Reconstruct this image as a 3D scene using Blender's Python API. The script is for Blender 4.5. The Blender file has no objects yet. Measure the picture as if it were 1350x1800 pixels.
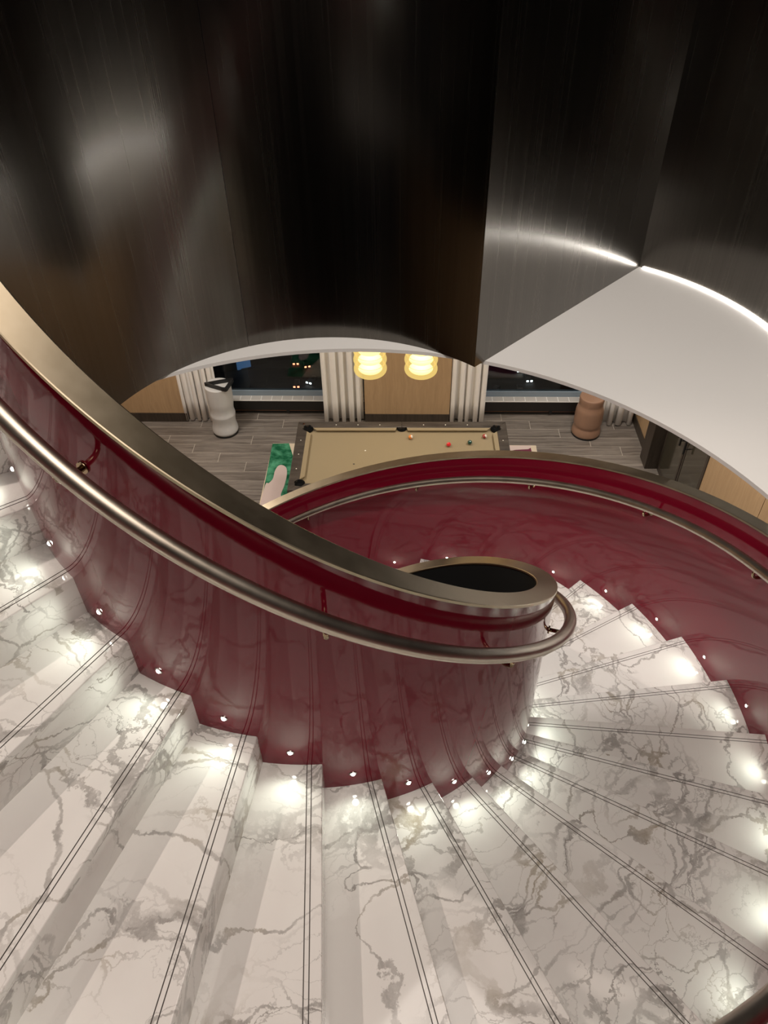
import bpy, bmesh, math, random
from math import sin, cos, pi, radians as R
from mathutils import Matrix, Vector
random.seed(7)
SC = bpy.context.scene
COL = SC.collection
FL = 6.68                      # camera height above the lower floor; heights below are given from the camera
def Z(v): return v + FL

# ------------------------------------------------------------------ camera
TH, RO = R(42.6766), R(0.994)
cam = bpy.data.cameras.new('camera'); camo = bpy.data.objects.new('camera', cam); COL.objects.link(camo)
cam.sensor_fit = 'HORIZONTAL'; cam.sensor_width = 36; cam.lens = 36 * 1352 / 1350
cam.clip_end = 1500; cam.clip_start = 0.02
r0, up0, fw = Vector((1, 0, 0)), Vector((0, sin(TH), cos(TH))), Vector((0, cos(TH), -sin(TH)))
cr = cos(RO) * r0 - sin(RO) * up0; cu = sin(RO) * r0 + cos(RO) * up0
camo.matrix_world = Matrix(((cr.x, cu.x, -fw.x, 0), (cr.y, cu.y, -fw.y, 0), (cr.z, cu.z, -fw.z, FL), (0, 0, 0, 1)))
SC.camera = camo

# ------------------------------------------------------------------ world, exposure, large lights
w = bpy.data.worlds.new('world'); SC.world = w; w.use_nodes = True
w.node_tree.nodes['Background'].inputs[0].default_value = (0.10, 0.13, 0.20, 1)
w.node_tree.nodes['Background'].inputs[1].default_value = 0.03
SC.view_settings.view_transform = 'Standard'; SC.view_settings.look = 'None'
SC.view_settings.gamma = 1; SC.view_settings.use_curve_mapping = False
SC.view_settings.exposure = -0.18

def lamp(name, kind, loc, power, color=(1, 1, 1), size=0.1, target=None, spot=None, blend=0.3, size_y=None):
    l = bpy.data.lights.new(name, kind); l.energy = power; l.color = color
    if kind == 'AREA':
        l.size = size
        if size_y: l.shape = 'RECTANGLE'; l.size_y = size_y
    else: l.shadow_soft_size = size
    if kind == 'SPOT': l.spot_size = R(spot); l.spot_blend = blend
    o = bpy.data.objects.new(name, l); COL.objects.link(o); o.location = loc
    if target is not None:
        o.rotation_euler = (Vector(target) - Vector(loc)).to_track_quat('-Z', 'Y').to_euler()
    return o
WARM = (1, .86, .74)
# spotlight in the upper ceiling, left of the stair: throws the riser shadows
lamp('key_or_fill_spot', 'SPOT', (-3.9, 2.85, Z(2.85)), 470, (1, .86, .76), .05, (-.1, .9, Z(-2.6)), 60)
lamp('key_or_fill_spot', 'SPOT', (1.0, 2.3, Z(2.2)), 880, (1, .93, .87), .12, (.9, 5.15, Z(-3.1)), 58)  # added spot without a fixture, brightens the white ledge
lamp('ambient_fill', 'AREA', (0.5, 0.6, Z(2.2)), 125, (1, .90, .81), 2.6, (0.2, 0.9, 0))  # added soft fill that raises the ambient light on the treads
# downlights in the lower ceiling of the pool room
for x, y, p in ((-2.6, 7.9, 54), (0.2, 8.6, 22), (2.6, 7.9, 54), (2.3, 5.6, 46), (-2.4, 5.6, 36)):
    lamp('pool_room_downlight', 'AREA', (x, y, Z(-3.2)), p, (1, .92, .82), .35, (x, y, 0))

# ------------------------------------------------------------------ materials
def mat(name, color=(.8, .8, .8), rough=.5, metal=0, coat=0, coat_rough=.03, emit=None, es=0, spec=.5):
    m = bpy.data.materials.new(name); m.use_nodes = True
    b = m.node_tree.nodes['Principled BSDF']
    b.inputs['Base Color'].default_value = (*color, 1); b.inputs['Roughness'].default_value = rough
    b.inputs['Metallic'].default_value = metal; b.inputs['Coat Weight'].default_value = coat
    b.inputs['Coat Roughness'].default_value = coat_rough; b.inputs['Specular IOR Level'].default_value = spec
    if emit: b.inputs['Emission Color'].default_value = (*emit, 1); b.inputs['Emission Strength'].default_value = es
    return m
class NT:
    def __init__(s, m): s.t = m.node_tree; s.b = s.t.nodes['Principled BSDF']
    def n(s, typ, **kw):
        nd = s.t.nodes.new(typ)
        for k, v in kw.items():
            if k in nd.inputs.keys() if isinstance(k, str) else False:
                pass
            setattr(nd, k, v)
        return nd
    def l(s, a, b): s.t.links.new(a, b)
    def math(s, op, a, b=None, c=None, clamp=False):
        nd = s.t.nodes.new('ShaderNodeMath'); nd.operation = op; nd.use_clamp = clamp
        for i, v in enumerate((a, b, c)):
            if v is None: continue
            if isinstance(v, (int, float)): nd.inputs[i].default_value = v
            else: s.l(v, nd.inputs[i])
        return nd.outputs[0]
    def vmath(s, op, a, b=None, scale=None):
        nd = s.t.nodes.new('ShaderNodeVectorMath'); nd.operation = op
        for i, v in enumerate((a, b)):
            if v is None: continue
            if isinstance(v, tuple): nd.inputs[i].default_value = v
            else: s.l(v, nd.inputs[i])
        if scale is not None:
            if isinstance(scale, (int, float)): nd.inputs['Scale'].default_value = scale
            else: s.l(scale, nd.inputs['Scale'])
        return nd.outputs[0]
    def mapr(s, v, a, b, c, d, smooth=False):
        nd = s.t.nodes.new('ShaderNodeMapRange')
        if smooth: nd.interpolation_type = 'SMOOTHSTEP'
        s.l(v, nd.inputs[0])
        for i, x in enumerate((a, b, c, d)): nd.inputs[1 + i].default_value = x
        return nd.outputs[0]
    def noise(s, vec, scale, detail=4, rough=.55, col=False):
        nd = s.t.nodes.new('ShaderNodeTexNoise'); nd.inputs['Scale'].default_value = scale
        nd.inputs['Detail'].default_value = detail; nd.inputs['Roughness'].default_value = rough
        s.l(vec, nd.inputs['Vector']); return nd.outputs[1 if col else 0]
    def vor(s, vec, scale):
        nd = s.t.nodes.new('ShaderNodeTexVoronoi'); nd.feature = 'DISTANCE_TO_EDGE'
        nd.inputs['Scale'].default_value = scale; s.l(vec, nd.inputs['Vector']); return nd.outputs['Distance']
    def mapping(s, vec, rot=(0, 0, 0), scale=(1, 1, 1)):
        nd = s.t.nodes.new('ShaderNodeMapping'); nd.inputs['Rotation'].default_value = rot
        nd.inputs['Scale'].default_value = scale; s.l(vec, nd.inputs['Vector']); return nd.outputs[0]
    def mix(s, f, a, b):
        nd = s.t.nodes.new('ShaderNodeMix'); nd.data_type = 'RGBA'
        if isinstance(f, (int, float)): nd.inputs[0].default_value = f
        else: s.l(f, nd.inputs[0])
        for i, v in ((6, a), (7, b)):
            if isinstance(v, tuple): nd.inputs[i].default_value = (*v, 1)
            else: s.l(v, nd.inputs[i])
        return nd.outputs[2]
    def obj(s):
        return s.t.nodes.new('ShaderNodeTexCoord').outputs['Object']
    def rnd(s): return s.t.nodes.new('ShaderNodeObjectInfo').outputs['Random']
    def bump(s, h, strength, dist=.01):
        nd = s.t.nodes.new('ShaderNodeBump'); nd.inputs['Strength'].default_value = strength
        nd.inputs['Distance'].default_value = dist; s.l(h, nd.inputs['Height']); s.l(nd.outputs[0], s.b.inputs['Normal'])

def marble(name, tilt):
    m = mat(name, (.8, .78, .74), .055, spec=.4); t = NT(m)
    rnd = t.rnd()
    cmb = t.t.nodes.new('ShaderNodeCombineXYZ')
    for i, k in enumerate((41.3, 87.7, 23.1)): t.l(t.math('MULTIPLY', rnd, k), cmb.inputs[i])
    p = t.vmath('ADD', t.obj(), cmb.outputs[0])
    w1 = t.vmath('SCALE', t.vmath('SUBTRACT', t.noise(p, 1.9, 2, .5, True), (.5, .5, .5)), scale=.55)
    w2 = t.vmath('SCALE', t.vmath('SUBTRACT', t.noise(p, 8, 5, .65, True), (.5, .5, .5)), scale=.13)
    q0 = t.vmath('ADD', t.vmath('ADD', p, w1), w2)
    rot = t.t.nodes.new('ShaderNodeCombineXYZ'); t.l(t.math('MULTIPLY_ADD', rnd, 1.5, R(tilt) - .75), rot.inputs[2])
    mp = t.t.nodes.new('ShaderNodeMapping'); mp.inputs['Scale'].default_value = (1, .37, 1)
    t.l(q0, mp.inputs['Vector']); t.l(rot.outputs[0], mp.inputs['Rotation']); q = mp.outputs[0]
    dist = lambda n, c: t.math('ABSOLUTE', t.math('SUBTRACT', n, c))
    def line(d, wsock, k):                    # soft-edged line whose width follows wsock
        return t.math('MULTIPLY', t.math('SUBTRACT', 1, t.math('DIVIDE', d, t.math('MULTIPLY', wsock, k))), 2.0, clamp=True)
    wid = t.mapr(t.noise(t.vmath('ADD', p, (3, 8, 5)), 3.2, 4, .65), .36, .68, .12, .8)
    nA = t.noise(q, 1.9, 2, .5); dA = dist(nA, .5)
    lineA = t.math('MULTIPLY', line(dA, wid, .016), .95)
    band = t.math('MULTIPLY', t.mapr(dA, .03, .19, 1, 0, True), t.mapr(t.noise(t.vmath('ADD', p, (1, 2, 9)), 1.2, 1), .30, .46, 0, 1, True))
    vC = t.vor(t.vmath('ADD', q, (7, 3, 1)), 5.2); vD = t.vor(t.vmath('ADD', q, (2, 6, 4)), 11)
    vE = t.vor(t.vmath('ADD', q, (5, 1, 8)), 1.9)
    lineC = t.math('MULTIPLY', line(vC, wid, .11), .85); lineD = t.math('MULTIPLY', line(vD, wid, .085), .55)
    lineE = t.math('MULTIPLY', line(vE, wid, .034), .8)
    net = t.math('MULTIPLY', t.math('MAXIMUM', lineC, lineD), band)
    cloud = t.math('MULTIPLY', t.math('MULTIPLY', wid, .20), band)
    var = t.mapr(t.noise(q0, 13, 5, .7), .30, .60, .45, 1)
    v = t.math('MULTIPLY', t.math('ADD', t.math('MAXIMUM', t.math('MAXIMUM', lineA, lineE), net), cloud, clamp=True), t.math('MULTIPLY', var, .82))
    vein = t.mix(t.mapr(t.noise(p, 3.3, 2), .5, .68, 0, 1, True), (.235, .215, .20), (.30, .245, .165))
    base = t.mix(t.noise(p, 1.3, 3), (.86, .835, .80), (.78, .765, .735))
    t.l(t.mix(v, base, vein), t.b.inputs['Base Color'])
    return m
def streak_metal(name, c1, c2, rough, rvar, coat, axis='v', coat_rough=.04):
    m = mat(name, c1, rough, 1, coat, coat_rough); t = NT(m)
    p = t.obj()
    sc = (14, 14, .12) if axis == 'v' else (3, 3, 3)
    n1 = t.noise(t.mapping(p, (0, 0, 0), sc), 1, 4, .6); n2 = t.noise(t.mapping(p, (0, 0, 0), tuple(x * 4 for x in sc)), 1, 3, .6)
    f = t.math('MULTIPLY_ADD', n2, .4, t.math('MULTIPLY', n1, .6))
    t.l(t.mix(t.mapr(f, .35, .65, 0, 1), c1, c2), t.b.inputs['Base Color'])
    t.l(t.mapr(f, .3, .7, rough - rvar, rough + rvar), t.b.inputs['Roughness'])
    return m
def wood(name, c1, c2, rough, scale=(1, 22, 22), rnd=True):
    m = mat(name, c1, rough); t = NT(m); p = t.obj()
    if rnd:
        cmb = t.t.nodes.new('ShaderNodeCombineXYZ'); r = t.rnd()
        for i, k in enumerate((31.3, 57.7, 13.1)): t.l(t.math('MULTIPLY', r, k), cmb.inputs[i])
        p = t.vmath('ADD', p, cmb.outputs[0])
    wv = t.vmath('ADD', p, t.vmath('SCALE', t.noise(p, 2.5, 2, .5, True), scale=.09))
    n = t.noise(t.mapping(wv, (0, 0, 0), scale), 1, 5, .65)
    f = t.mapr(n, .34, .66, 0, 1)
    if rnd: f = t.math('ADD', t.math('MULTIPLY', f, .8), t.math('MULTIPLY', r, .2))
    t.l(t.mix(f, c1, c2), t.b.inputs['Base Color'])
    return m
M = {}
M['marble'] = marble('calacatta_marble', 38)
M['marble_riser'] = marble('calacatta_marble_riser', 20)
M['groove'] = mat('groove_dark', (.10, .085, .075), .6)
M['red'] = mat('burgundy_lacquer', (.185, .004, .018), .5, 0, 1, .05, spec=0)
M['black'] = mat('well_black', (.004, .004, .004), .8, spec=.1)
M['cap'] = streak_metal('satin_bronze_cap', (.42, .345, .24), (.49, .41, .30), .38, .04, 0, 'n')
M['rail'] = streak_metal('bronze_rail', (.46, .40, .33), (.54, .475, .40), .37, .04, 0, 'n')
M['brass'] = mat('polished_bracket', (.36, .27, .17), .18, 1)
M['panel'] = streak_metal('dark_bronze_sheet', (.070, .061, .050), (.096, .085, .071), .26, .03, 1.0, 'v', .17)
M['white'] = mat('white_plaster', (.78, .755, .72), .75)
M['lens'] = mat('step_light_lens', (.9, .9, .85), .3, emit=(1, .98, .88), es=45)
M['led'] = mat('led_strip_glow', (1, 1, 1), .5, emit=(1, .96, .90), es=26)
M['bezel'] = mat('step_light_bezel', (.55, .52, .48), .25, 1)
M['plank'] = wood('grey_oak_tile', (.105, .088, .076), (.285, .25, .222), .38)
M['grout'] = mat('tile_grout', (.62, .57, .50), .9)
M['veneer'] = wood('oak_veneer', (.42, .28, .155), (.49, .335, .19), .45, (30, 30, 1.2), False)
M['darkwood'] = wood('dark_stained_wood', (.030, .022, .016), (.062, .048, .036), .4, (25, 25, 1.5), False)
M['railwood'] = wood('table_rail_wood', (.035, .028, .024), (.085, .070, .058), .35, (3, 18, 18), False)
M['cloth'] = mat('tan_billiard_cloth', (.29, .235, .15), .95, spec=.1)
t = NT(M['cloth']); t.bump(t.noise(t.obj(), 900, 2), .12, .001)
M['leather'] = mat('pocket_leather', (.003, .003, .003), .7, spec=.1)
M['pearl'] = mat('pearl_inlay', (.9, .88, .82), .2)
M['curtain'] = mat('linen_curtain', (.90, .88, .85), .9, spec=.1)
t = NT(M['curtain']); t.b.inputs['Subsurface Weight'].default_value = 0
t.bump(t.noise(t.mapping(t.obj(), (0, 0, 0), (300, 300, 60)), 1, 2), .15, .001)
M['frame'] = mat('window_frame_metal', (.24, .30, .36), .4)
M['heater'] = mat('heater_cover_dark', (.014, .012, .011), .45)
M['grille'] = mat('heater_grille', (.52, .50, .48), .5)
M['grille_bar'] = mat('heater_grille_bar', (.80, .79, .77), .5)
M['copper'] = mat('copper_pipe', (.45, .22, .12), .3, 1)
M['whitelac'] = mat('white_satin_lacquer', (.60, .60, .60), .38)
M['brown'] = mat('terracotta_lacquer', (.33, .195, .13), .38)
M['rubber'] = mat('black_plastic', (.010, .010, .010), .4)
M['doorglass'] = mat('bronze_tinted_glass', (.052, .046, .032), .12, 0, .4, .05)
M['rugcream'] = mat('rug_cream', (.70, .60, .47), .95, spec=.05)
M['ruggreen'] = mat('rug_green', (.03, .22, .11), .8, spec=.2)
t = NT(M['ruggreen']); nz = t.noise(t.obj(), 7, 4, .6)
t.l(t.mix(t.mapr(nz, .4, .68, 0, 1), (.006, .105, .045), (.10, .38, .22)), t.b.inputs['Base Color'])
M['rugpink'] = mat('rug_pale_pink', (.66, .54, .51), .95, spec=.05)
M['rugmaroon'] = mat('rug_maroon', (.17, .045, .075), .95, spec=.05)
for m in ('rugcream', 'ruggreen', 'rugpink', 'rugmaroon'):
    t = NT(M[m]); t.bump(t.noise(t.obj(), 140, 3), .4, .006)
M['asphalt'] = mat('night_asphalt', (.018, .018, .022), .7)
M['roadmark'] = mat('kerb_stone', (.06, .06, .065), .8)
M['facade'] = mat('dark_facade', (.03, .035, .045), .5)
M['bluelit'] = mat('blue_lit_cladding', (.05, .12, .3), .4, emit=(.22, .45, .85), es=.28)
M['carpaint'] = mat('car_paint', (.05, .05, .06), .3)
M['headlight'] = mat('headlight', (1, 1, 1), .3, emit=(1, .95, .85), es=9)
M['taillight'] = mat('taillight', (1, .1, .05), .3, emit=(1, .22, .10), es=9)
def glass_mat(name):
    m = bpy.data.materials.new(name); m.use_nodes = True; nt = m.node_tree; nt.nodes.clear()
    o = nt.nodes.new('ShaderNodeOutputMaterial'); mx = nt.nodes.new('ShaderNodeMixShader')
    tr = nt.nodes.new('ShaderNodeBsdfTransparent'); tr.inputs[0].default_value = (.72, .80, .84, 1)
    gl = nt.nodes.new('ShaderNodeBsdfGlossy'); gl.inputs['Roughness'].default_value = .01
    fr = nt.nodes.new('ShaderNodeFresnel'); fr.inputs[0].default_value = 1.5
    nt.links.new(fr.outputs[0], mx.inputs[0]); nt.links.new(tr.outputs[0], mx.inputs[1]); nt.links.new(gl.outputs[0], mx.inputs[2])
    nt.links.new(mx.outputs[0], o.inputs[0]); return m
M['glass'] = glass_mat('window_glass')
def lampglass():
    m = bpy.data.materials.new('amber_lamp_glass'); m.use_nodes = True; nt = m.node_tree; nt.nodes.clear()
    o = nt.nodes.new('ShaderNodeOutputMaterial'); mx = nt.nodes.new('ShaderNodeMixShader'); mx.inputs[0].default_value = .5
    tr = nt.nodes.new('ShaderNodeBsdfTransparent'); tr.inputs[0].default_value = (1, .86, .50, 1)
    em = nt.nodes.new('ShaderNodeEmission'); em.inputs[0].default_value = (1, .76, .27, 1); em.inputs[1].default_value = 1.15
    nt.links.new(tr.outputs[0], mx.inputs[1]); nt.links.new(em.outputs[0], mx.inputs[2]); nt.links.new(mx.outputs[0], o.inputs[0]); return m
M['lampglass'] = lampglass()
M['bulb'] = mat('lamp_bulb', (1, 1, 1), .5, emit=(1, .86, .55), es=2.6)
M['lampcap'] = mat('lamp_cap_brass', (.55, .36, .14), .35, 1)

# ------------------------------------------------------------------ mesh helpers
class MB:
    def __init__(s): s.v = []; s.f = []; s.mi = []; s.cur = 0; s.smooth = []
    def vert(s, p): s.v.append(tuple(p)); return len(s.v) - 1
    def face(s, idx, smooth=False): s.f.append(tuple(idx)); s.mi.append(s.cur); s.smooth.append(smooth)
    def quadp(s, a, b, c, d): i = [s.vert(p) for p in (a, b, c, d)]; s.face(i)
    def box(s, x0, x1, y0, y1, z0, z1):
        i = [s.vert(p) for p in ((x0, y0, z0), (x1, y0, z0), (x1, y1, z0), (x0, y1, z0), (x0, y0, z1), (x1, y0, z1), (x1, y1, z1), (x0, y1, z1))]
        for q in ((3, 2, 1, 0), (4, 5, 6, 7), (0, 1, 5, 4), (1, 2, 6, 5), (2, 3, 7, 6), (3, 0, 4, 7)): s.face([i[k] for k in q])
    def prism(s, poly, z0, z1):
        n = len(poly); a = [s.vert((x, y, z0)) for x, y in poly]; b = [s.vert((x, y, z1)) for x, y in poly]
        s.face(a[::-1]); s.face(b)
        for k in range(n): s.face((a[k], a[(k + 1) % n], b[(k + 1) % n], b[k]))
    def loft(s, rings, closed=True, caps=True, smooth=True):
        ids = [[s.vert(p) for p in r] for r in rings]
        n = len(rings[0])
        for a, b in zip(ids, ids[1:]):
            for k in range(n if closed else n - 1): s.face((a[k], a[(k + 1) % n], b[(k + 1) % n], b[k]), smooth)
        if caps: s.face(ids[0][::-1]); s.face(ids[-1])
    def lathe(s, prof, seg=32, cx=0, cy=0, smooth=True):
        rings = [[(cx + r * cos(2 * pi * k / seg), cy + r * sin(2 * pi * k / seg), z) for k in range(seg)] for r, z in prof]
        s.loft(rings, True, True, smooth)
    def tube(s, pts, r, seg=12, caps=True):
        pts = [Vector(p) for p in pts]; rings = []
        for i, p in enumerate(pts):
            t = (pts[min(i + 1, len(pts) - 1)] - pts[max(i - 1, 0)]).normalized()
            ref = Vector((0, 0, 1)) if abs(t.z) < .95 else Vector((1, 0, 0))
            a = t.cross(ref).normalized(); b = a.cross(t).normalized()
            rings.append([p + r * (cos(2 * pi * k / seg) * a + sin(2 * pi * k / seg) * b) for k in range(seg)])
        s.loft(rings, True, caps, True)
    def mesh(s, name, mats):
        m = bpy.data.meshes.new(name); m.from_pydata(s.v, [], s.f)
        for x in (mats if isinstance(mats, (list, tuple)) else [mats]): m.materials.append(x)
        m.polygons.foreach_set('material_index', s.mi); m.polygons.foreach_set('use_smooth', s.smooth)
        bm = bmesh.new(); bm.from_mesh(m); bmesh.ops.recalc_face_normals(bm, faces=bm.faces); bm.to_mesh(m); bm.free()
        m.update(); return m
    def build(s, name, mats, parent=None, loc=None, rot=None):
        return link(name, s.mesh(name, mats), parent, loc, rot)
def link(name, mesh, parent=None, loc=None, rot=None):
    o = bpy.data.objects.new(name, mesh); COL.objects.link(o)
    if parent: o.parent = parent
    if loc: o.location = loc
    if rot is not None: o.rotation_euler = (0, 0, rot)
    return o
def bevel(o, wdt=.004, seg=2, ang=40):
    b = o.modifiers.new('bevel', 'BEVEL'); b.width = wdt; b.segments = seg; b.limit_method = 'ANGLE'; b.angle_limit = R(ang); return o
def tag(o, label, cat, group=None):
    o['label'] = label; o['category'] = cat
    if group: o['group'] = group
    return o
def thing(name, label, cat, loc=(0, 0, 0), rot=0, group=None):
    o = bpy.data.objects.new(name, None); COL.objects.link(o); o.location = loc; o.rotation_euler = (0, 0, rot)
    o.empty_display_size = .1
    return tag(o, label, cat, group)
def struct(o): o['kind'] = 'structure'; return o
def sempty(name, loc=(0, 0, 0), rot=0):
    o = bpy.data.objects.new(name, None); COL.objects.link(o); o.location = loc; o.rotation_euler = (0, 0, rot); return struct(o)
def copy_tree(o, parent=None):
    c = o.copy(); COL.objects.link(c); c.parent = parent
    for ch in list(o.children): copy_tree(ch, c)
    return c

# ------------------------------------------------------------------ stair dimensions (camera-height frame)
CX, CY, RI, ROUT = -.2826, 2.446, 1.0457, 2.3148
A0, DA, ZN, H = 226.2428, 11.5994, -1.8233, .17
RCI, RCO = .966, 2.392                       # far faces of the inner and outer stringer walls
K0, K1 = -2, 28
def zl(a): return ZN - H * (a - A0) / DA      # height of the nosing line at angle a (degrees)
def pol(r, a, z): return (CX + r * cos(R(a)), CY + r * sin(R(a)), Z(z))

# ------------------------------------------------------------------ lower room: floor, walls, windows
RY = R(-2.2); P0 = (0, 9.185, 0)              # frame of the back wall: u along it, v behind it
ux, uy = cos(RY), sin(RY)
def rw(u, v): return (P0[0] + u * ux - v * uy, P0[1] + u * uy + v * ux)
def rbox(name, u0, u1, v0, v1, z0, z1, m, parent=None):
    b = MB(); b.box(u0, u1, v0, v1, z0, z1); o = b.build(name, m, parent)
    if not parent: o.location = P0; o.rotation_euler = (0, 0, RY)
    return o
floor = struct(rbox('floor', -5.2, 4.3, -12, .34, -.12, -.002, M['grout']))
pm = MB(); pm.box(.003, 1.197, .003, .197, -.004, .0); plank = pm.mesh('plank', M['plank'])
# joints run in rows 0.2 m deep, each row stepped by a third of a plank
u_ref, v_ref = 2.145, -.045
for r in range(-26, 3):
    v0 = v_ref + .2 * r - .1
    if v0 > .28: continue
    u = (u_ref - .4 * r) % 1.2 - 1.2 * 5
    while u < 3.66:
        if u > -4.4 - 1.2 + (0 if r > -6 else .0):
            o = link('plank', plank, floor); o.location = (u, v0, 0)
        u += 1.2
HC = Z(-3.15)
wall = sempty('wall_back', P0, RY)
for (u0, u1) in ((-3.95, -2.86), (-.25, .97)):
    rbox('panel', u0, u1, 0, .30, .15, HC, M['veneer'], wall)
struct(rbox('baseboard_back', -3.95, -2.86, -.012, .30, 0, .15, M['darkwood']))
struct(rbox('baseboard_centre', -.25, .97, -.012, .30, 0, .15, M['darkwood']))
struct(rbox('wall_left', -4.1, -3.95, -9, .5, 0, HC, M['veneer']))
struct(rbox('trim_1', -3.95, -3.905, -.06, -.0, 0, HC, M['darkwood']))
def window(name, u0, u1):
    wdw = sempty(name, P0, RY)
    f = MB(); f.box(u0, u1, .29, .36, .262, .345); f.box(u0, u1, .29, .36, HC - .1, HC)
    for u in (u0, u1 - .05): f.box(u, u + .05, .29, .36, .345, HC - .1)
    f.build('window_frame', M['frame'], wdw)
    g = MB(); g.box(u0 + .05, u1 - .05, .32, .33, .345, HC - .1); g.build('pane', M['glass'], wdw)
    h = MB(); h.box(u0, u1, .175, .36, .085, .255); h.box(u0, u1, .23, .36, 0, .085); h.build('heater_cover', M['heater'], wdw)
    s = MB(); s.box(u0, u1, .166, .29, .25, .262); s.build('heater_grille', M['grille_bar'], wdw)
    n = int((u1 - u0) / .15); wdt = (u1 - u0) / n
    s = MB(); s.box(.008, wdt - .008, .180, .284, .262, .268); gp = s.mesh('grille_panel', M['grille'])
    for i in range(n): link('grille_panel', gp, wdw, (u0 + wdt * i, 0, 0))
    p = MB(); p.tube([(u0, .20, .07), (u1, .20, .07)], .009, 8); p.build('heating_pipe', M['copper'], wdw)
    k = MB(); um = (u0 + u1) / 2 + .15; k.box(um - .02, um + .02, .175, .235, .04, .10); k.build('pipe_clip', M['heater'], wdw)
    return wdw
window('window_1', -2.86, -.25); window('window_2', .97, 3.66)
# right wall with the tinted double door
rwall = sempty('wall_right', P0, RY)
rbox('panel', 3.66, 3.9, -.76, .36, .14, HC, M['veneer'], rwall)
rbox('panel', 3.71, 3.9, -3.72, -2.43, .14, HC, M['veneer'], rwall)
rbox('panel', 3.71, 3.9, -5.2, -3.728, .14, HC, M['veneer'], rwall)
rbox('panel', 3.71, 3.9, -12, -5.208, .14, HC, M['veneer'], rwall)
struct(rbox('baseboard_right', 3.645, 3.9, -.76, .17, 0, .14, M['darkwood']))
struct(rbox('baseboard_right', 3.695, 3.9, -12, -2.43, 0, .14, M['darkwood']))
door = sempty('door_1', P0, RY)
f = MB(); f.box(3.575, 3.9, -1.03, -.76, 0, HC); f.box(3.70, 3.9, -2.43, -2.37, 0, HC); f.box(3.74, 3.9, -2.37, -1.03, 2.35, HC)
bevel(f.build('door_frame', M['darkwood'], door), .006)
for v0, v1, hv in ((-1.69, -1.04, -1.62), (-2.365, -1.71, -1.79)):
    g = MB(); g.box(3.745, 3.775, v0, v1, .02, 2.33); leaf = g.build('door_leaf', M['doorglass'], door)
    s = MB()
    for a, b in ((v0, v0 + .035), (v1 - .035, v1)): s.box(3.74, 3.78, a, b, .02, 2.33)
    s.box(3.74, 3.78, v0, v1, .01, .09); s.build('door_stile', M['darkwood'], leaf)
    h = MB(); h.tube([(3.69, hv, .86), (3.69, hv, 1.75)], .013, 10)
    for zz in (.93, 1.68): h.tube([(3.69, hv, zz), (3.75, hv, zz)], .009, 8)
    h.build('handle', M['rubber'], leaf)
# ceiling of the lower room: white ring around the round stair opening; its top is the ledge
RH = 2.825; HX, HY = -.295, 2.443
def rect_hit(a):
    c, s = cos(a), sin(a); t = 1e9
    for lim, d, o in ((4.0, c, HX), (-4.3, c, HX), (9.42, s, HY), (-3.5, s, HY)):
        if abs(d) > 1e-6:
            q = (lim - o) / d
            if q > 0: t = min(t, q)
    return (HX + t * c, HY + t * s)
cb = MB(); N = 144; rings = []
for k in range(N):
    a = 2 * pi * k / N; i = (HX + RH * cos(a), HY + RH * sin(a)); o = rect_hit(a)
    rings.append([(i[0], i[1], HC), (i[0], i[1], Z(-3.12)), (o[0], o[1], Z(-3.12)), (o[0], o[1], HC)])
rings.append(rings[0]); cb.loft(rings, True, False, False)
struct(cb.build('ceiling', M['white']))

# ------------------------------------------------------------------ curved dark bronze wall panels of the upper void
bw = sempty('wall_upper')
ZB, ZT = Z(-3.12), Z(-.15)
def arc(c, r, a, b, n): return [(c[0] + r * cos(R(a + (b - a) * i / n)), c[1] + r * sin(R(a + (b - a) * i / n))) for i in range(n + 1)]
def panel(pts, lab, th=.03):
    b = MB(); n = len(pts); off = []
    for i, p in enumerate(pts):
        q0, q1 = pts[max(i - 1, 0)], pts[min(i + 1, n - 1)]
        d = Vector((q1[0] - q0[0], q1[1] - q0[1])).normalized(); off.append((p[0] - d.y * th, p[1] + d.x * th))
    rings = [[(*p, ZB), (*p, ZT), (*q, ZT), (*q, ZB)] for p, q in zip(pts, off)]
    b.loft(rings, True, True, True)
    o = b.build('panel', M['panel'], bw); o['label'] = lab
    e = o.modifiers.new('split', 'EDGE_SPLIT'); e.split_angle = R(40)
    return o
cAB, rAB = (-.434, 3.857), 1.587
cD, rD = (1.163, 5.005), 1.99
cusp1, cusp2 = (.700, 4.971), (2.354, 6.605)
aS = 112.3
a1 = math.degrees(math.atan2(cusp1[1] - cAB[1], cusp1[0] - cAB[0]))
a2 = math.degrees(math.atan2(cusp2[1] - cD[1], cusp2[0] - cD[0]))
aT = 155
pA = (cAB[0] + rAB * cos(R(aT)), cAB[1] + rAB * sin(R(aT)))
eA = (pA[0] - sin(R(aT)) * 1.3, pA[1] + cos(R(aT)) * 1.3)
panel([eA] + arc(cAB, rAB, aT, aS + .05, 30), 'left concave bronze sheet with a bright reflection')
panel(arc(cAB, rAB, aS - .05, a1, 48), 'wide dark concave bronze sheet in the middle')
panel([cusp1, tuple((a + b) / 2 for a, b in zip(cusp1, cusp2)), cusp2], 'flat bronze sheet between two cusps')
panel(arc(cD, rD, a2, 0, 56), 'right concave bronze sheet above the white ledge')
def spline2(pts, n=8):
    out = []
    for i in range(len(pts) - 1):
        p0, p1, p2, p3 = [Vector(pts[min(max(i + j, 0), len(pts) - 1)]) for j in (-1, 0, 1, 2)]
        for k in range(n):
            t = k / n; out.append(tuple(.5 * ((2 * p1) + (-p0 + p2) * t + (2 * p0 - 5 * p1 + 4 * p2 - p3) * t * t + (-p0 + 3 * p1 - 3 * p2 + p3) * t ** 3)))
    return out + [tuple(pts[-1])]
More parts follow.
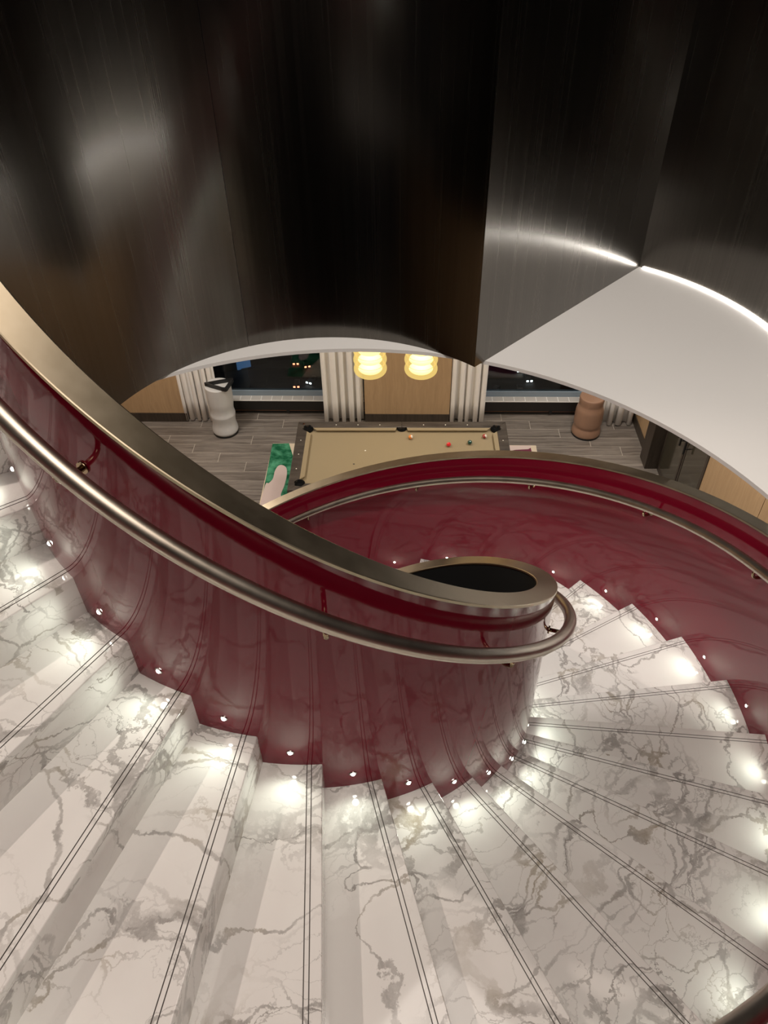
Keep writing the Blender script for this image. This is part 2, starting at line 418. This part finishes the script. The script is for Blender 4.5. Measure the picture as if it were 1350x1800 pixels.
fp = spline2([(3.153, 5.005), (3.58, 4.3), (3.70, 3.5), (3.48, 2.6), (3.02, 1.85), (2.15, .88)])
panel(fp, 'curved bronze sheet at far right')
# led cove at the foot of the right panel, lighting the ledge
pts = arc(cD, rD - .012, a2 - 1.0, 0, 56)
led = MB(); led.loft([[(x, y, ZB + .003), (x, y, ZB + .013), (x + .008, y + .004, ZB + .013), (x + .008, y + .004, ZB + .003)] for x, y in pts], True, True, False)
led.build('led_strip', M['led'], bw)
led = MB(); led.loft([[(x - .014, y, ZB + .003), (x - .014, y, ZB + .045), (x - .006, y, ZB + .045), (x - .006, y, ZB + .003)] for x, y in fp[2:]], True, True, False)  # unseen strip, made taller to strengthen the reflection in the left sheet
led.build('led_strip', M['led'], bw)

cu_ = MB(); cu_.box(-5, 5, -4, 8, Z(3.2), Z(3.3)); struct(cu_.build('ceiling_upper', M['white']))

# ------------------------------------------------------------------ the spiral staircase
stair = thing('spiral_staircase', 'spiral staircase of veined white marble between burgundy lacquered walls with bronze caps', 'staircase', (CX, CY, 0))
ri, ro = RI - .006, ROUT + .006
def strip(b, y0, y1, z):                     # tread top between two lines parallel to the nosing
    xs = [(math.sqrt(ri * ri - y * y), math.sqrt(ro * ro - y * y)) for y in (y0, y1)]
    b.quadp((xs[0][0], y0, z), (xs[0][1], y0, z), (xs[1][1], y1, z), (xs[1][0], y1, z))
def wallq(b, y, z0, z1):
    x0, x1 = math.sqrt(ri * ri - y * y), math.sqrt(ro * ro - y * y)
    b.quadp((x0, y, z0), (x1, y, z0), (x1, y, z1), (x0, y, z1))
tb = MB(); T = .03; rb = .004
# rounded nosing
prev = (0, -rb)
for i in range(1, 5):
    a = pi / 2 * i / 4; cur = (-rb + rb * cos(a), -rb + rb * sin(a))
    xs = [(math.sqrt(ri * ri - p[0] ** 2), math.sqrt(ro * ro - p[0] ** 2)) for p in (prev, cur)]
    tb.quadp((xs[0][0], prev[0], prev[1]), (xs[0][1], prev[0], prev[1]), (xs[1][1], cur[0], cur[1]), (xs[1][0], cur[0], cur[1])); prev = cur
wallq(tb, 0, -T, -rb)
G1, G2, GW, GD = -.036, -.052, .0034, -.003
edges = [-rb, G1, G1 - GW, G2, G2 - GW]
strip(tb, edges[0], edges[1], 0); strip(tb, edges[2], edges[3], 0)
tb.cur = 1
for a, b_ in ((edges[1], edges[2]), (edges[3], edges[4])):
    strip(tb, a, b_, GD); wallq(tb, a, GD, 0); wallq(tb, b_, GD, 0)
tb.cur = 0
back = R(-DA - .35)
def arcpts(r, y0, n=6):
    a_0 = math.asin(y0 / r); return [(r * cos(a_0 + (back - a_0) * i / n), r * sin(a_0 + (back - a_0) * i / n)) for i in range(n + 1)]
pi_, po_ = arcpts(ri, edges[4]), arcpts(ro, edges[4])
for i in range(6): tb.quadp((*pi_[i], 0), (*po_[i], 0), (*po_[i + 1], 0), (*pi_[i + 1], 0))
qi, qo = arcpts(ri, -1e-6), arcpts(ro, -1e-6)
for i in range(6): tb.quadp((*qi[i], -T), (*qo[i], -T), (*qo[i + 1], -T), (*qi[i + 1], -T))
tread_mesh = tb.mesh('tread', [M['marble'], M['groove']])
rbm = MB(); rbm.box(ri + .001, ro - .001, -.022, -.0005, -H + .0, -T - .0005); riser_mesh = rbm.mesh('riser', M['marble_riser'])
for k in range(K0, K1 + 1):
    zz = Z(ZN - H * k)
    t_ = link('tread', tread_mesh, stair, (0, 0, zz), R(A0 + DA * k))
    r_ = link('riser', riser_mesh, stair, (0, 0, zz), R(A0 + DA * k))
aS0, aS1 = A0 + DA * (K0 - 1), A0 + DA * K1
def loc(r, a, z): return (r * cos(R(a)), r * sin(R(a)), Z(z))
def sweep(name, prof, m, parent, step=1.5, a0=aS0, a1=aS1, edge=True):
    b = MB(); n = int((a1 - a0) / step); rings = []
    for i in range(n + 1):
        a = a0 + (a1 - a0) * i / n; rings.append([loc(r, a, max(zl(a) + (h(a) if callable(h) else h), -FL + .001)) for r, h in prof])
    b.loft(rings, True, True, True); o = b.build(name, m, parent)
    e = o.modifiers.new('split', 'EDGE_SPLIT'); e.split_angle = R(18); return o
hin = lambda a: 1.088 + .05 * (a - 235) / 190       # cap height of the inner wall above the nosing line
hou = lambda a: 1.10
def plus(f, d): return lambda a: f(a) + d
iw = sweep('inner_wall', [(RI, -.40), (RI, plus(hin, -.014)), (RCI, plus(hin, -.014)), (RCI, -.40)], M['red'], stair)
iw['label'] = 'burgundy lacquered inner wall around the well'
sweep('wall_cap', [(RI + .003, plus(hin, -.014)), (RI + .003, plus(hin, -.002)), (RI + .0, hin), (RCI - .002, hin), (RCI - .006, plus(hin, -.003)), (RCI - .006, plus(hin, -.014))], M['cap'], iw)
ow = sweep('outer_wall', [(ROUT, -.40), (ROUT, plus(hou, -.014)), (RCO, plus(hou, -.014)), (RCO, -.40)], M['red'], stair)
ow['label'] = 'burgundy lacquered outer wall'
sweep('wall_cap', [(ROUT - .003, plus(hou, -.014)), (ROUT - .003, plus(hou, -.002)), (ROUT, hou), (RCO + .002, hou), (RCO + .005, plus(hou, -.003)), (RCO + .005, plus(hou, -.014))], M['cap'], ow)
sweep('soffit', [(RCI, -.40), (ROUT, -.40), (ROUT, -.37), (RCI, -.37)], M['white'], stair)
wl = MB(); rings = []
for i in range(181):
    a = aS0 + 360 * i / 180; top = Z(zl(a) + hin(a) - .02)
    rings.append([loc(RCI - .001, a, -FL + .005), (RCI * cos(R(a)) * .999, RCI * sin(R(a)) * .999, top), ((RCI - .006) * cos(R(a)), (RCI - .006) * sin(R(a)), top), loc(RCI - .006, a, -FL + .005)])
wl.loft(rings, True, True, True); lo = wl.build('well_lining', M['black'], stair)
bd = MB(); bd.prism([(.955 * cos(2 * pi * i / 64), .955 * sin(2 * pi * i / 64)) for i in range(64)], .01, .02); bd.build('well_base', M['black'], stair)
# handrails with their brackets
def handrail(r, h, lab, angs, sgn, wall_r):
    pts = []; a = aS0 + 4
    while a <= aS1 - 4: pts.append(loc(r, a, zl(a) + h)); a += 2
    b = MB(); b.tube(pts, .0265, 16); o = b.build('handrail', M['rail'], stair); o['label'] = lab
    for a in angs:
        z = zl(a) + h; bb = MB()
        p = [loc(wall_r, a, z - .085), loc(wall_r + sgn * .045, a, z - .085)]
        for i in range(1, 5):
            q = i / 4 * pi / 2; p.append(loc(wall_r + sgn * (.045 + (abs(r - wall_r) - .045) * sin(q)), a, z - .085 + .035 * (1 - cos(q))))
        p.append(loc(r, a, z - .02)); bb.tube(p, .009, 8)
        n = Vector((cos(R(a)), sin(R(a)), 0)) * sgn; c0 = Vector(loc(wall_r, a, z - .085))
        bb.tube([c0, c0 + n * .006], .018, 12)
        bb.build('bracket', M['brass'], o)
handrail(RI + .083, .93, 'bronze handrail of the inner wall', [210 + 33 * i for i in range(10)], 1, RI)
handrail(ROUT - .078, .935, 'bronze handrail of the outer wall', [210 - 3 + 22.9 * i for i in range(15)], -1, ROUT)

# ------------------------------------------------------------------ step lights
ords = ['first', 'second', 'third', 'fourth', 'fifth', 'sixth', 'seventh', 'eighth', 'ninth', 'tenth', 'eleventh', 'twelfth']
dome = MB(); dome.lathe([(.0085 * cos(q), .0085 * sin(q)) for q in [i * pi / 2 / 5 for i in range(5)]], 12)
hs = MB(); hs.lathe([(.0135, -.004), (.0135, .002), (.011, .0035), (.0086, .0035), (.0086, -.004)], 14)
dm, hm = dome.mesh('lens', M['lens']), hs.mesh('bezel', M['bezel'])
ld = bpy.data.lights.new('step_light_glow', 'SPOT'); ld.energy = 1.6; ld.color = (.94, 1, .86); ld.shadow_soft_size = .012; ld.spot_size = R(165); ld.spot_blend = 1
def step_light(k, inner):
    a = A0 + DA * (k - .5); z = ZN - H * k + .082
    r = RI if inner else ROUT; s = 1 if inner else -1
    if inner:
        g = 'step lights on the inner wall'
        if -1 <= k <= 10: lab = 'small round step light on the inner red wall, %s from the left' % ords[k + 1]
        else: lab = 'small round step light on the hidden far side of the inner red wall'; g = 'hidden step lights on the inner wall'
    else:
        g = 'step lights on the outer wall'
        if 12 <= k <= 19: lab = 'small round step light on the curved outer red wall, %s from the right' % ords[k - 12]
        else: lab = 'small round step light on the near side of the outer red wall'; g = 'near step lights on the outer wall'
    o = thing('step_light', lab, 'light', pol(r, a, z), 0, g)
    o.matrix_world = Matrix.Translation(pol(r, a, z)) @ Matrix.Rotation(R(a + (0 if inner else 180)), 4, 'Z') @ Matrix.Rotation(pi / 2, 4, 'Y')
    link('bezel', hm, o); link('lens', dm, o)
    l = bpy.data.objects.new('step_light_glow', ld); COL.objects.link(l)
    l.location = pol(r + s * .026, a, z + .002)
    d = Vector((cos(R(a)) * s, sin(R(a)) * s, .04)); l.rotation_euler = d.to_track_quat('-Z', 'Y').to_euler()
for k in range(-2, 20): step_light(k, True)
for k in range(-2, 20): step_light(k, False)

# ------------------------------------------------------------------ rug
RUGR = R(-2.4)
rug = thing('area_rug', 'patterned rug in green, pale pink and maroon under the pool table', 'rug', (.25, 7.55, .001), RUGR)
def loc2(p): 
    x, y = p[0] - .25, p[1] - 7.55; c, s = cos(-RUGR), sin(-RUGR); return (x * c - y * s, x * s + y * c)
b = MB(); b.box(-1.86, 1.86, -1.35, 1.09, 0, .010); bevel(b.build('rug_field', M['rugcream'], rug), .003)
def inlay(name, pts, m, h):
    b = MB(); b.prism([loc2(p) for p in pts], .009, h); return b.build(name, m, rug)
inlay('green_shape', [(-1.565, 8.70), (-1.33, 8.70), (-1.25, 8.40), (-1.05, 8.0), (-1.1, 7.3), (-1.3, 6.6), (-1.62, 6.4)], M['ruggreen'], .014)
def smooth_poly(pts, n=6):
    out = []; L = len(pts)
    for i in range(L):
        p0, p1, p2, p3 = [Vector(pts[(i + j) % L]) for j in (-1, 0, 1, 2)]
        for k in range(n):
            t = k / n; out.append(tuple(.5 * ((2 * p1) + (-p0 + p2) * t + (2 * p0 - 5 * p1 + 4 * p2 - p3) * t * t + (-p0 + 3 * p1 - 3 * p2 + p3) * t ** 3)))
    return out
inlay('pink_shape', smooth_poly([(-1.575, 7.80), (-1.53, 7.835), (-1.485, 7.93), (-1.475, 8.08), (-1.44, 8.19), (-1.385, 8.21), (-1.325, 8.15), (-1.305, 8.0), (-1.32, 7.78), (-1.35, 7.61), (-1.34, 7.50), (-1.40, 7.2), (-1.5, 6.9), (-1.615, 6.9), (-1.605, 7.35)]), M['rugpink'], .018)
inlay('maroon_shape', [(2.07, 8.50), (2.03, 8.47), (1.85, 8.46), (1.6, 8.38), (1.4, 8.2), (1.5, 7.4), (2.03, 7.2)], M['rugmaroon'], .016)
inlay('pink_shape', [(2.075, 8.55), (1.2, 8.58), (1.2, 8.3), (1.6, 8.38), (1.85, 8.46), (2.03, 8.47), (2.07, 8.50)], M['rugpink'], .014)

# ------------------------------------------------------------------ pool table
TX, TY, TR = .228, 7.395, R(-1.7)
tbl = thing('pool_table', 'pool table with tan cloth and dark wood rails on the rug', 'pool table', (TX, TY, .012), TR)
TZ = Z(-5.9) - .012                            # cloth level in the table's frame
L2, W2, RW, CU = 1.334, .675, .128, .055
pk = [(sx * (L2 - RW - .045 + .035), sy * (W2 - RW - .045 + .035), .062) for sx in (-1, 1) for sy in (-1, 1)] + [(0, sy * (W2 - RW + .01), .058) for sy in (-1, 1)]
b = MB(); b.box(-L2 + RW - .01, L2 - RW + .01, -W2 + RW - .01, W2 - RW + .01, TZ - .04, TZ); b.build('cloth_bed', M['cloth'], tbl)
HR = TZ + .037
def rail(poly): 
    b = MB(); b.prism(poly, TZ - .10, HR); return bevel(b.build('rail', M['railwood'], tbl), .008, 2)
cc = RW
rail([(-L2 + .0, W2), (-.0, W2), (-.0, W2 - cc + .012), (-.062, W2 - cc + .012), (-.062, W2 - cc), (-L2 + cc + .075, W2 - cc), (-L2 + cc + .03, W2 - cc + .055), (-L2 + .085, W2 - .085)])
rail([(0.001, W2), (L2, W2), (L2 - .085, W2 - .085), (L2 - cc - .03, W2 - cc + .055), (L2 - cc - .075, W2 - cc), (.062, W2 - cc), (.062, W2 - cc + .012), (.001, W2 - cc + .012)])
rail([(-L2, -W2), (-L2 + .085, -W2 + .085), (-L2 + cc + .03, -W2 + cc - .055), (-L2 + cc + .075, -W2 + cc), (-.062, -W2 + cc), (-.062, -W2 + cc - .012), (0, -W2 + cc - .012), (0, -W2)])
rail([(L2, -W2), (.001, -W2), (.001, -W2 + cc - .012), (.062, -W2 + cc - .012), (.062, -W2 + cc), (L2 - cc - .075, -W2 + cc), (L2 - cc - .03, -W2 + cc - .055), (L2 - .085, -W2 + .085)])
for s in (-1, 1):
    rail([(s * (L2 - .086), -W2 + .087), (s * L2, -W2 + .002), (s * L2, W2 - .002), (s * (L2 - .086), W2 - .087), (s * (L2 - cc + .055), W2 - cc - .03), (s * (L2 - cc), W2 - cc - .075), (s * (L2 - cc), -W2 + cc + .075), (s * (L2 - cc + .055), -W2 + cc + .03)])
def cushion(p0, p1, nx, ny, cut0, cut1):       # tapering cushion along a rail
    b = MB(); d = Vector((p1[0] - p0[0], p1[1] - p0[1])).normalized(); n = Vector((nx, ny)); rings = []
    for p, c, s in ((p0, cut0, 1), (p1, cut1, -1)):
        a = Vector(p); q = a + n * CU + d * s * c
        rings.append([(a.x, a.y, TZ), (a.x, a.y, HR - .003), (q.x, q.y, HR - .002), (q.x, q.y, HR - .014), (q.x - n.x * .02, q.y - n.y * .02, TZ)])
    b.loft(rings, True, True, False); b.build('cushion', M['cloth'], tbl)
iy, ix = W2 - cc, L2 - cc
for sy in (-1, 1):
    cushion((-ix + .075, sy * iy), (-.066, sy * iy), 0, -sy, .05, .012); cushion((.066, sy * iy), (ix - .075, sy * iy), 0, -sy, .012, .05)
for sx in (-1, 1): cushion((sx * ix, -iy + .075), (sx * ix, iy - .075), -sx, 0, .05, .05)
for sx, sy in ((-1, 1), (1, 1), (-1, -1), (1, -1)):
    b = MB(); b.lathe([(.002, TZ + .003), (.056, TZ + .003), (.060, HR - .001), (.066, HR - .001), (.066, TZ - .11)], 24, sx * (ix - .005), sy * (iy - .005)); b.build('pocket', M['leather'], tbl)
for sy in (-1, 1):
    b = MB(); b.lathe([(.002, TZ + .003), (.051, TZ + .003), (.055, HR - .001), (.060, HR - .001), (.060, TZ - .11)], 24, 0, sy * (iy + .018)); b.build('pocket', M['leather'], tbl)
si = MB(); si.lathe([(.0075, HR), (.0075, HR + .0012)], 10); sim = si.mesh('sight', M['pearl'])
for sy in (-1, 1):
    for k in (1, 2, 3, 5, 6, 7): link('sight', sim, tbl, (-1.12 + .28 * k, sy * (W2 - .07), 0))
for sx in (-1, 1):
    for k in (1, 2, 3): link('sight', sim, tbl, (sx * (L2 - .07), -.56 + .28 * k, 0))
b = MB(); b.lathe([(.013, HR), (.013, HR + .004)], 14, -L2 + .075, W2 - .05); b.build('badge', M['copper'], tbl)
b = MB(); b.lathe([(.010, TZ), (.010, TZ + .0012)], 12, -.45, .12); b.build('spot_mark', M['pearl'], tbl)
b = MB(); b.lathe([(.012, TZ), (.012, TZ + .001)], 12, -.58, -.145); b.build('spot_mark', M['heater'], tbl)
b = MB(); b.box(-L2 + .05, L2 - .05, -W2 + .05, W2 - .05, TZ - .36, TZ - .12); bevel(b.build('apron', M['railwood'], tbl), .01)
for sx in (-1, 1):
    for sy in (-1, 1):
        b = MB(); b.lathe([(.075, .006), (.085, .03), (.06, .08), (.075, TZ - .40), (.09, TZ - .365)], 18, sx * 1.0, sy * .42); b.build('leg', M['railwood'], tbl)
def ball(x, y, lab, c1, c2=None):
    rr = .0286; b = MB()
    prof = [(rr * cos(-pi / 2 + pi * i / 16) + (1e-5 if i in (0, 16) else 0), rr * sin(-pi / 2 + pi * i / 16)) for i in range(17)]
    b.lathe(prof, 24); m = mat('ball_' + lab.split()[0], c1, .08, 0, 1)
    if c2:
        b.mi = [0] * len(b.mi); n = 24
        for i in range(len(b.f)):
            row = i // n
            if row < 16 and (row < 4 or row > 11): b.mi[i] = 1
        b.mi[-1] = b.mi[-2] = 1
        me = b.mesh('billiard_ball', [m, mat('ball_white', (.85, .8, .72), .08, 0, 1)])
    else: me = b.mesh('billiard_ball', m)
    o = link('billiard_ball', me, None, (x, y, Z(-5.9) + rr)); o.rotation_euler = (R(50), R(25), R(40))
    return tag(o, lab, 'ball', 'balls on the pool table')
ball(.352, 7.752, 'orange and white ball beside the back middle pocket', (.85, .28, .06), 1)
ball(.818, 7.585, 'plain red ball on the tan cloth', (.75, .02, .03))
ball(1.084, 7.622, 'dark green ball right of the red ball', (.005, .065, .05))
ball(1.282, 7.742, 'maroon striped ball at the back right corner pocket', (.35, .03, .03), 1)

# ------------------------------------------------------------------ pendant lamps
def pendant(x, y, lab):
    o = thing('pendant_lamp', lab, 'lamp', (x, y, Z(-4.70)), 0, 'pendant lamps over the pool table')
    prof = []
    for d in range(3):
        z0 = d * .118; rmax = .186
        for i in range(10):
            q = -pi / 2 + pi * (i + .5) / 10; prof.append((rmax - .05 + .05 * cos(q) if d or i > 0 else .10, z0 + .058 + .058 * sin(q)))
    b = MB(); b.lathe([(.02, .0)] + prof + [(.03, .354)], 40); b.build('shade', M['lampglass'], o)
    for d in range(3):
        b = MB(); z0 = d * .118 + .058; b.lathe([(.01 + .125 * cos(-pi / 2 + pi * i / 8), z0 + .030 * sin(-pi / 2 + pi * i / 8)) for i in range(9)], 24); b.build('bulb', M['bulb'], o)
    b = MB(); b.lathe([(.05, .345), (.05, .42), (.02, .43)], 20); b.build('fitting', M['lampcap'], o)
    b = MB(); b.tube([(0, 0, .42), (0, 0, HC - Z(-4.70) - .02)], .006, 8); b.build('stem', M['lampcap'], o)
    b = MB(); b.lathe([(.06, HC - Z(-4.70) - .025), (.06, HC - Z(-4.70))], 20); b.build('canopy', M['lampcap'], o)
    lamp('pendant_glow', 'POINT', (x, y, Z(-4.80)), 6, (1, .80, .48), .12)
pendant(-.125, 7.41, 'left amber glass pendant lamp above the pool table')
pendant(.440, 7.39, 'right amber glass pendant lamp above the pool table')

# ------------------------------------------------------------------ stools and triangle
ws = thing('pedestal', 'white wavy pedestal with a black base, in front of the left window', 'stool', (-2.27, 9.03, 0))
H1 = .80
def wavy(prof, lean=0): 
    b = MB(); seg = 36; rings = []
    for r, z, dx in prof: rings.append([(dx + r * cos(2 * pi * k / seg), r * sin(2 * pi * k / seg), z) for k in range(seg)])
    b.loft(rings, True, True, True); return b
def spl(pts, n=6):
    out = []
    for i in range(len(pts) - 1):
        p0, p1, p2, p3 = [Vector(pts[min(max(i + j, 0), len(pts) - 1)]) for j in (-1, 0, 1, 2)]
        for k in range(n):
            t = k / n; out.append(tuple(.5 * ((2 * p1) + (-p0 + p2) * t + (2 * p0 - 5 * p1 + 4 * p2 - p3) * t * t + (-p0 + 3 * p1 - 3 * p2 + p3) * t ** 3)))
    return out + [tuple(pts[-1])]
b = MB(); b.lathe([(.178, 0), (.178, .035)], 32); b.build('base', M['rubber'], ws)
bd_ = wavy(spl([(.176, .035, 0), (.185, .06, 0), (.179, .11, 0), (.167, .17, 0), (.166, .23, 0), (.177, .31, 0), (.178, .335, 0), (.168, .385, 0), (.168, .44, 0), (.178, .52, 0), (.181, .60, 0), (.182, .77, 0), (.180, .795, 0), (.172, .80, 0)]))
bd_.build('body', M['whitelac'], ws)
tri = MB(); tp = [(-2.465, 9.01), (-2.045, 9.13), (-2.115, 8.83)]
def rpoly(pts, off, rad, n=5):
    c = Vector((sum(p[0] for p in pts) / 3, sum(p[1] for p in pts) / 3)); out = []
    L = [c + (Vector(p) - c) * (1 - off) for p in pts]
    for i in range(3):
        p = L[i]; a = (L[i - 1] - p).normalized(); d = (L[(i + 1) % 3] - p).normalized()
        s, e = p + a * rad, p + d * rad
        for k in range(n + 1):
            t = k / n; out.append((1 - t) ** 2 * s + 2 * t * (1 - t) * p + t * t * e)
    return out
oo, ii = rpoly(tp, 0, .05), rpoly(tp, .27, .03); zt = .803
tri.loft([[(*o, zt), (*o, zt + .048), (*i, zt + .048), (*i, zt)] for o, i in list(zip(oo, ii)) + [(oo[0], ii[0])]], True, False, False)
tag(tri.build('ball_rack', M['rubber']), 'black triangular ball rack lying on the white pedestal', 'rack')
bs = thing('drum_stool', 'brown waisted drum stool with a black base by the right window', 'stool', (2.905, 8.845, 0))
b = MB(); b.lathe([(.196, 0), (.196, .03)], 32); b.build('base', M['rubber'], bs)
wavy(spl([(.197, .03, 0), (.203, .05, 0), (.197, .10, 0), (.184, .145, 0), (.183, .165, 0), (.194, .21, 0), (.194, .32, 0), (.189, .42, 0), (.175, .475, 0), (.168, .51, 0), (.170, .55, 0), (.172, .60, 0), (.168, .625, 0), (.158, .632, 0)])).build('body', M['brown'], bs)

# ------------------------------------------------------------------ curtains
def curtain(u0, u1, v, n, lab, amp=.055, seed=0):
    rnd = random.Random(seed); o = MB(); N = n * 14; ph = [rnd.uniform(-.5, .5) for _ in range(n + 1)]; am = [rnd.uniform(.65, 1.2) for _ in range(n + 1)]
    rings = []; zs = [.02, .35, .9, 1.6, 2.4, HC - .01]
    for z in zs:
        row = []; f = z / HC
        for i in range(N + 1):
            s = i / N; k = s * n; j = min(int(k), n - 1); fr = k - j
            a = am[j] * (1 - fr) + am[j + 1] * fr; q = 2 * pi * (k + .18 * (ph[j] * (1 - fr) + ph[j + 1] * fr))
            row.append((u0 + (u1 - u0) * s + .018 * sin(2 * q) * a + (1 - f) * .012 * sin(q * .5 + seed), v + amp * a * (1.12 - .25 * f) * cos(q) * .8, z))
        rings.append(row)
    o.loft(rings, False, False, True); ob = o.build('curtain', M['curtain'], None, P0, RY)
    sd = ob.modifiers.new('cloth', 'SOLIDIFY'); sd.thickness = .003
    return tag(ob, lab, 'curtain', 'curtains at the two windows')
curtain(-2.93, -2.38, .03, 6, 'pale gathered curtain left of the left window, behind the white pedestal', .05, 1)
curtain(-.86, -.27, .02, 5, 'pale gathered curtain right of the left window, beside the wood panel', .055, 2)
curtain(.965, 1.50, .02, 5, 'pale gathered curtain left of the right window, beside the wood panel', .055, 3)
curtain(3.06, 3.62, -.02, 4, 'pale gathered curtain in the right corner, behind the brown stool', .055, 4)

# ------------------------------------------------------------------ night city outside
G = -140 + FL
b = MB(); b.box(-400, 400, 60, 700, G - 1, G); struct(b.build('ground', M['asphalt']))
for i, (y0, y1) in enumerate(((199, 203), (224, 229), (243, 252))):
    b = MB(); b.box(-300, 300, y0, y1, G, G + .3); struct(b.build('kerb', M['roadmark']))
tw = thing('lit_tower', 'blue lit building far below outside the left window', 'building', (-50, 232, G), R(20))
b = MB(); b.box(-9, 9, -8, 10, 0, 10); b.box(-7, 7, -6, 8, 10, 13); b.build('wall', M['facade'], tw)
b = MB(); b.box(-1.5, 3.2, -8.4, -8, 0, 13); b.build('light_panel', M['bluelit'], tw)
def car(x, y, rot, lm, lab):
    o = thing('car', lab, 'car', (x, y, G), rot, 'cars in the street below')
    b = MB(); b.loft([[(-.9, yy, .3), (.9, yy, .3), (.9 if z < 1 else .72, yy, z), (-.9 if z < 1 else -.72, yy, z)] for yy, z in ((-2.2, .8), (-1.9, .9), (-1.1, .95), (-.6, 1.45), (.9, 1.5), (1.5, 1.0), (2.2, .85))], True, True, False); b.build('body', M['carpaint'], o)
    for s in (-1, 1):
        b = MB(); b.box(s * .65 - .33, s * .65 + .33, -2.34, -2.18, .5, .98); b.build('lamp', lm, o)
    for sx in (-.85, .85):
        for sy in (-1.4, 1.4):
            b = MB(); b.tube([(sx - .1, sy, .33), (sx + .1, sy, .33)], .33, 10); b.build('wheel', M['rubber'], o)
hl, tl = M['headlight'], M['taillight']
car(-29, 228, 0, tl, 'car with red lights in the street outside the left window, upper left one')
car(-25.5, 226, R(15), tl, 'car with red lights in the street outside the left window, upper right one')
car(-27.8, 214, 0, tl, 'car with red lights in the street outside the left window, lower one')
car(-23, 216, R(-25), hl, 'car with white headlights in the street outside the left window')
car(46, 221, 0, hl, 'car with white headlights outside the right window, farthest one')
car(48, 215, R(5), hl, 'car with white headlights outside the right window, middle one')
car(44.5, 208.5, 0, hl, 'car with white headlights outside the right window, nearest one')
car(36.5, 208.5, R(-30), hl, 'car with white headlights outside the right window, leftmost one')
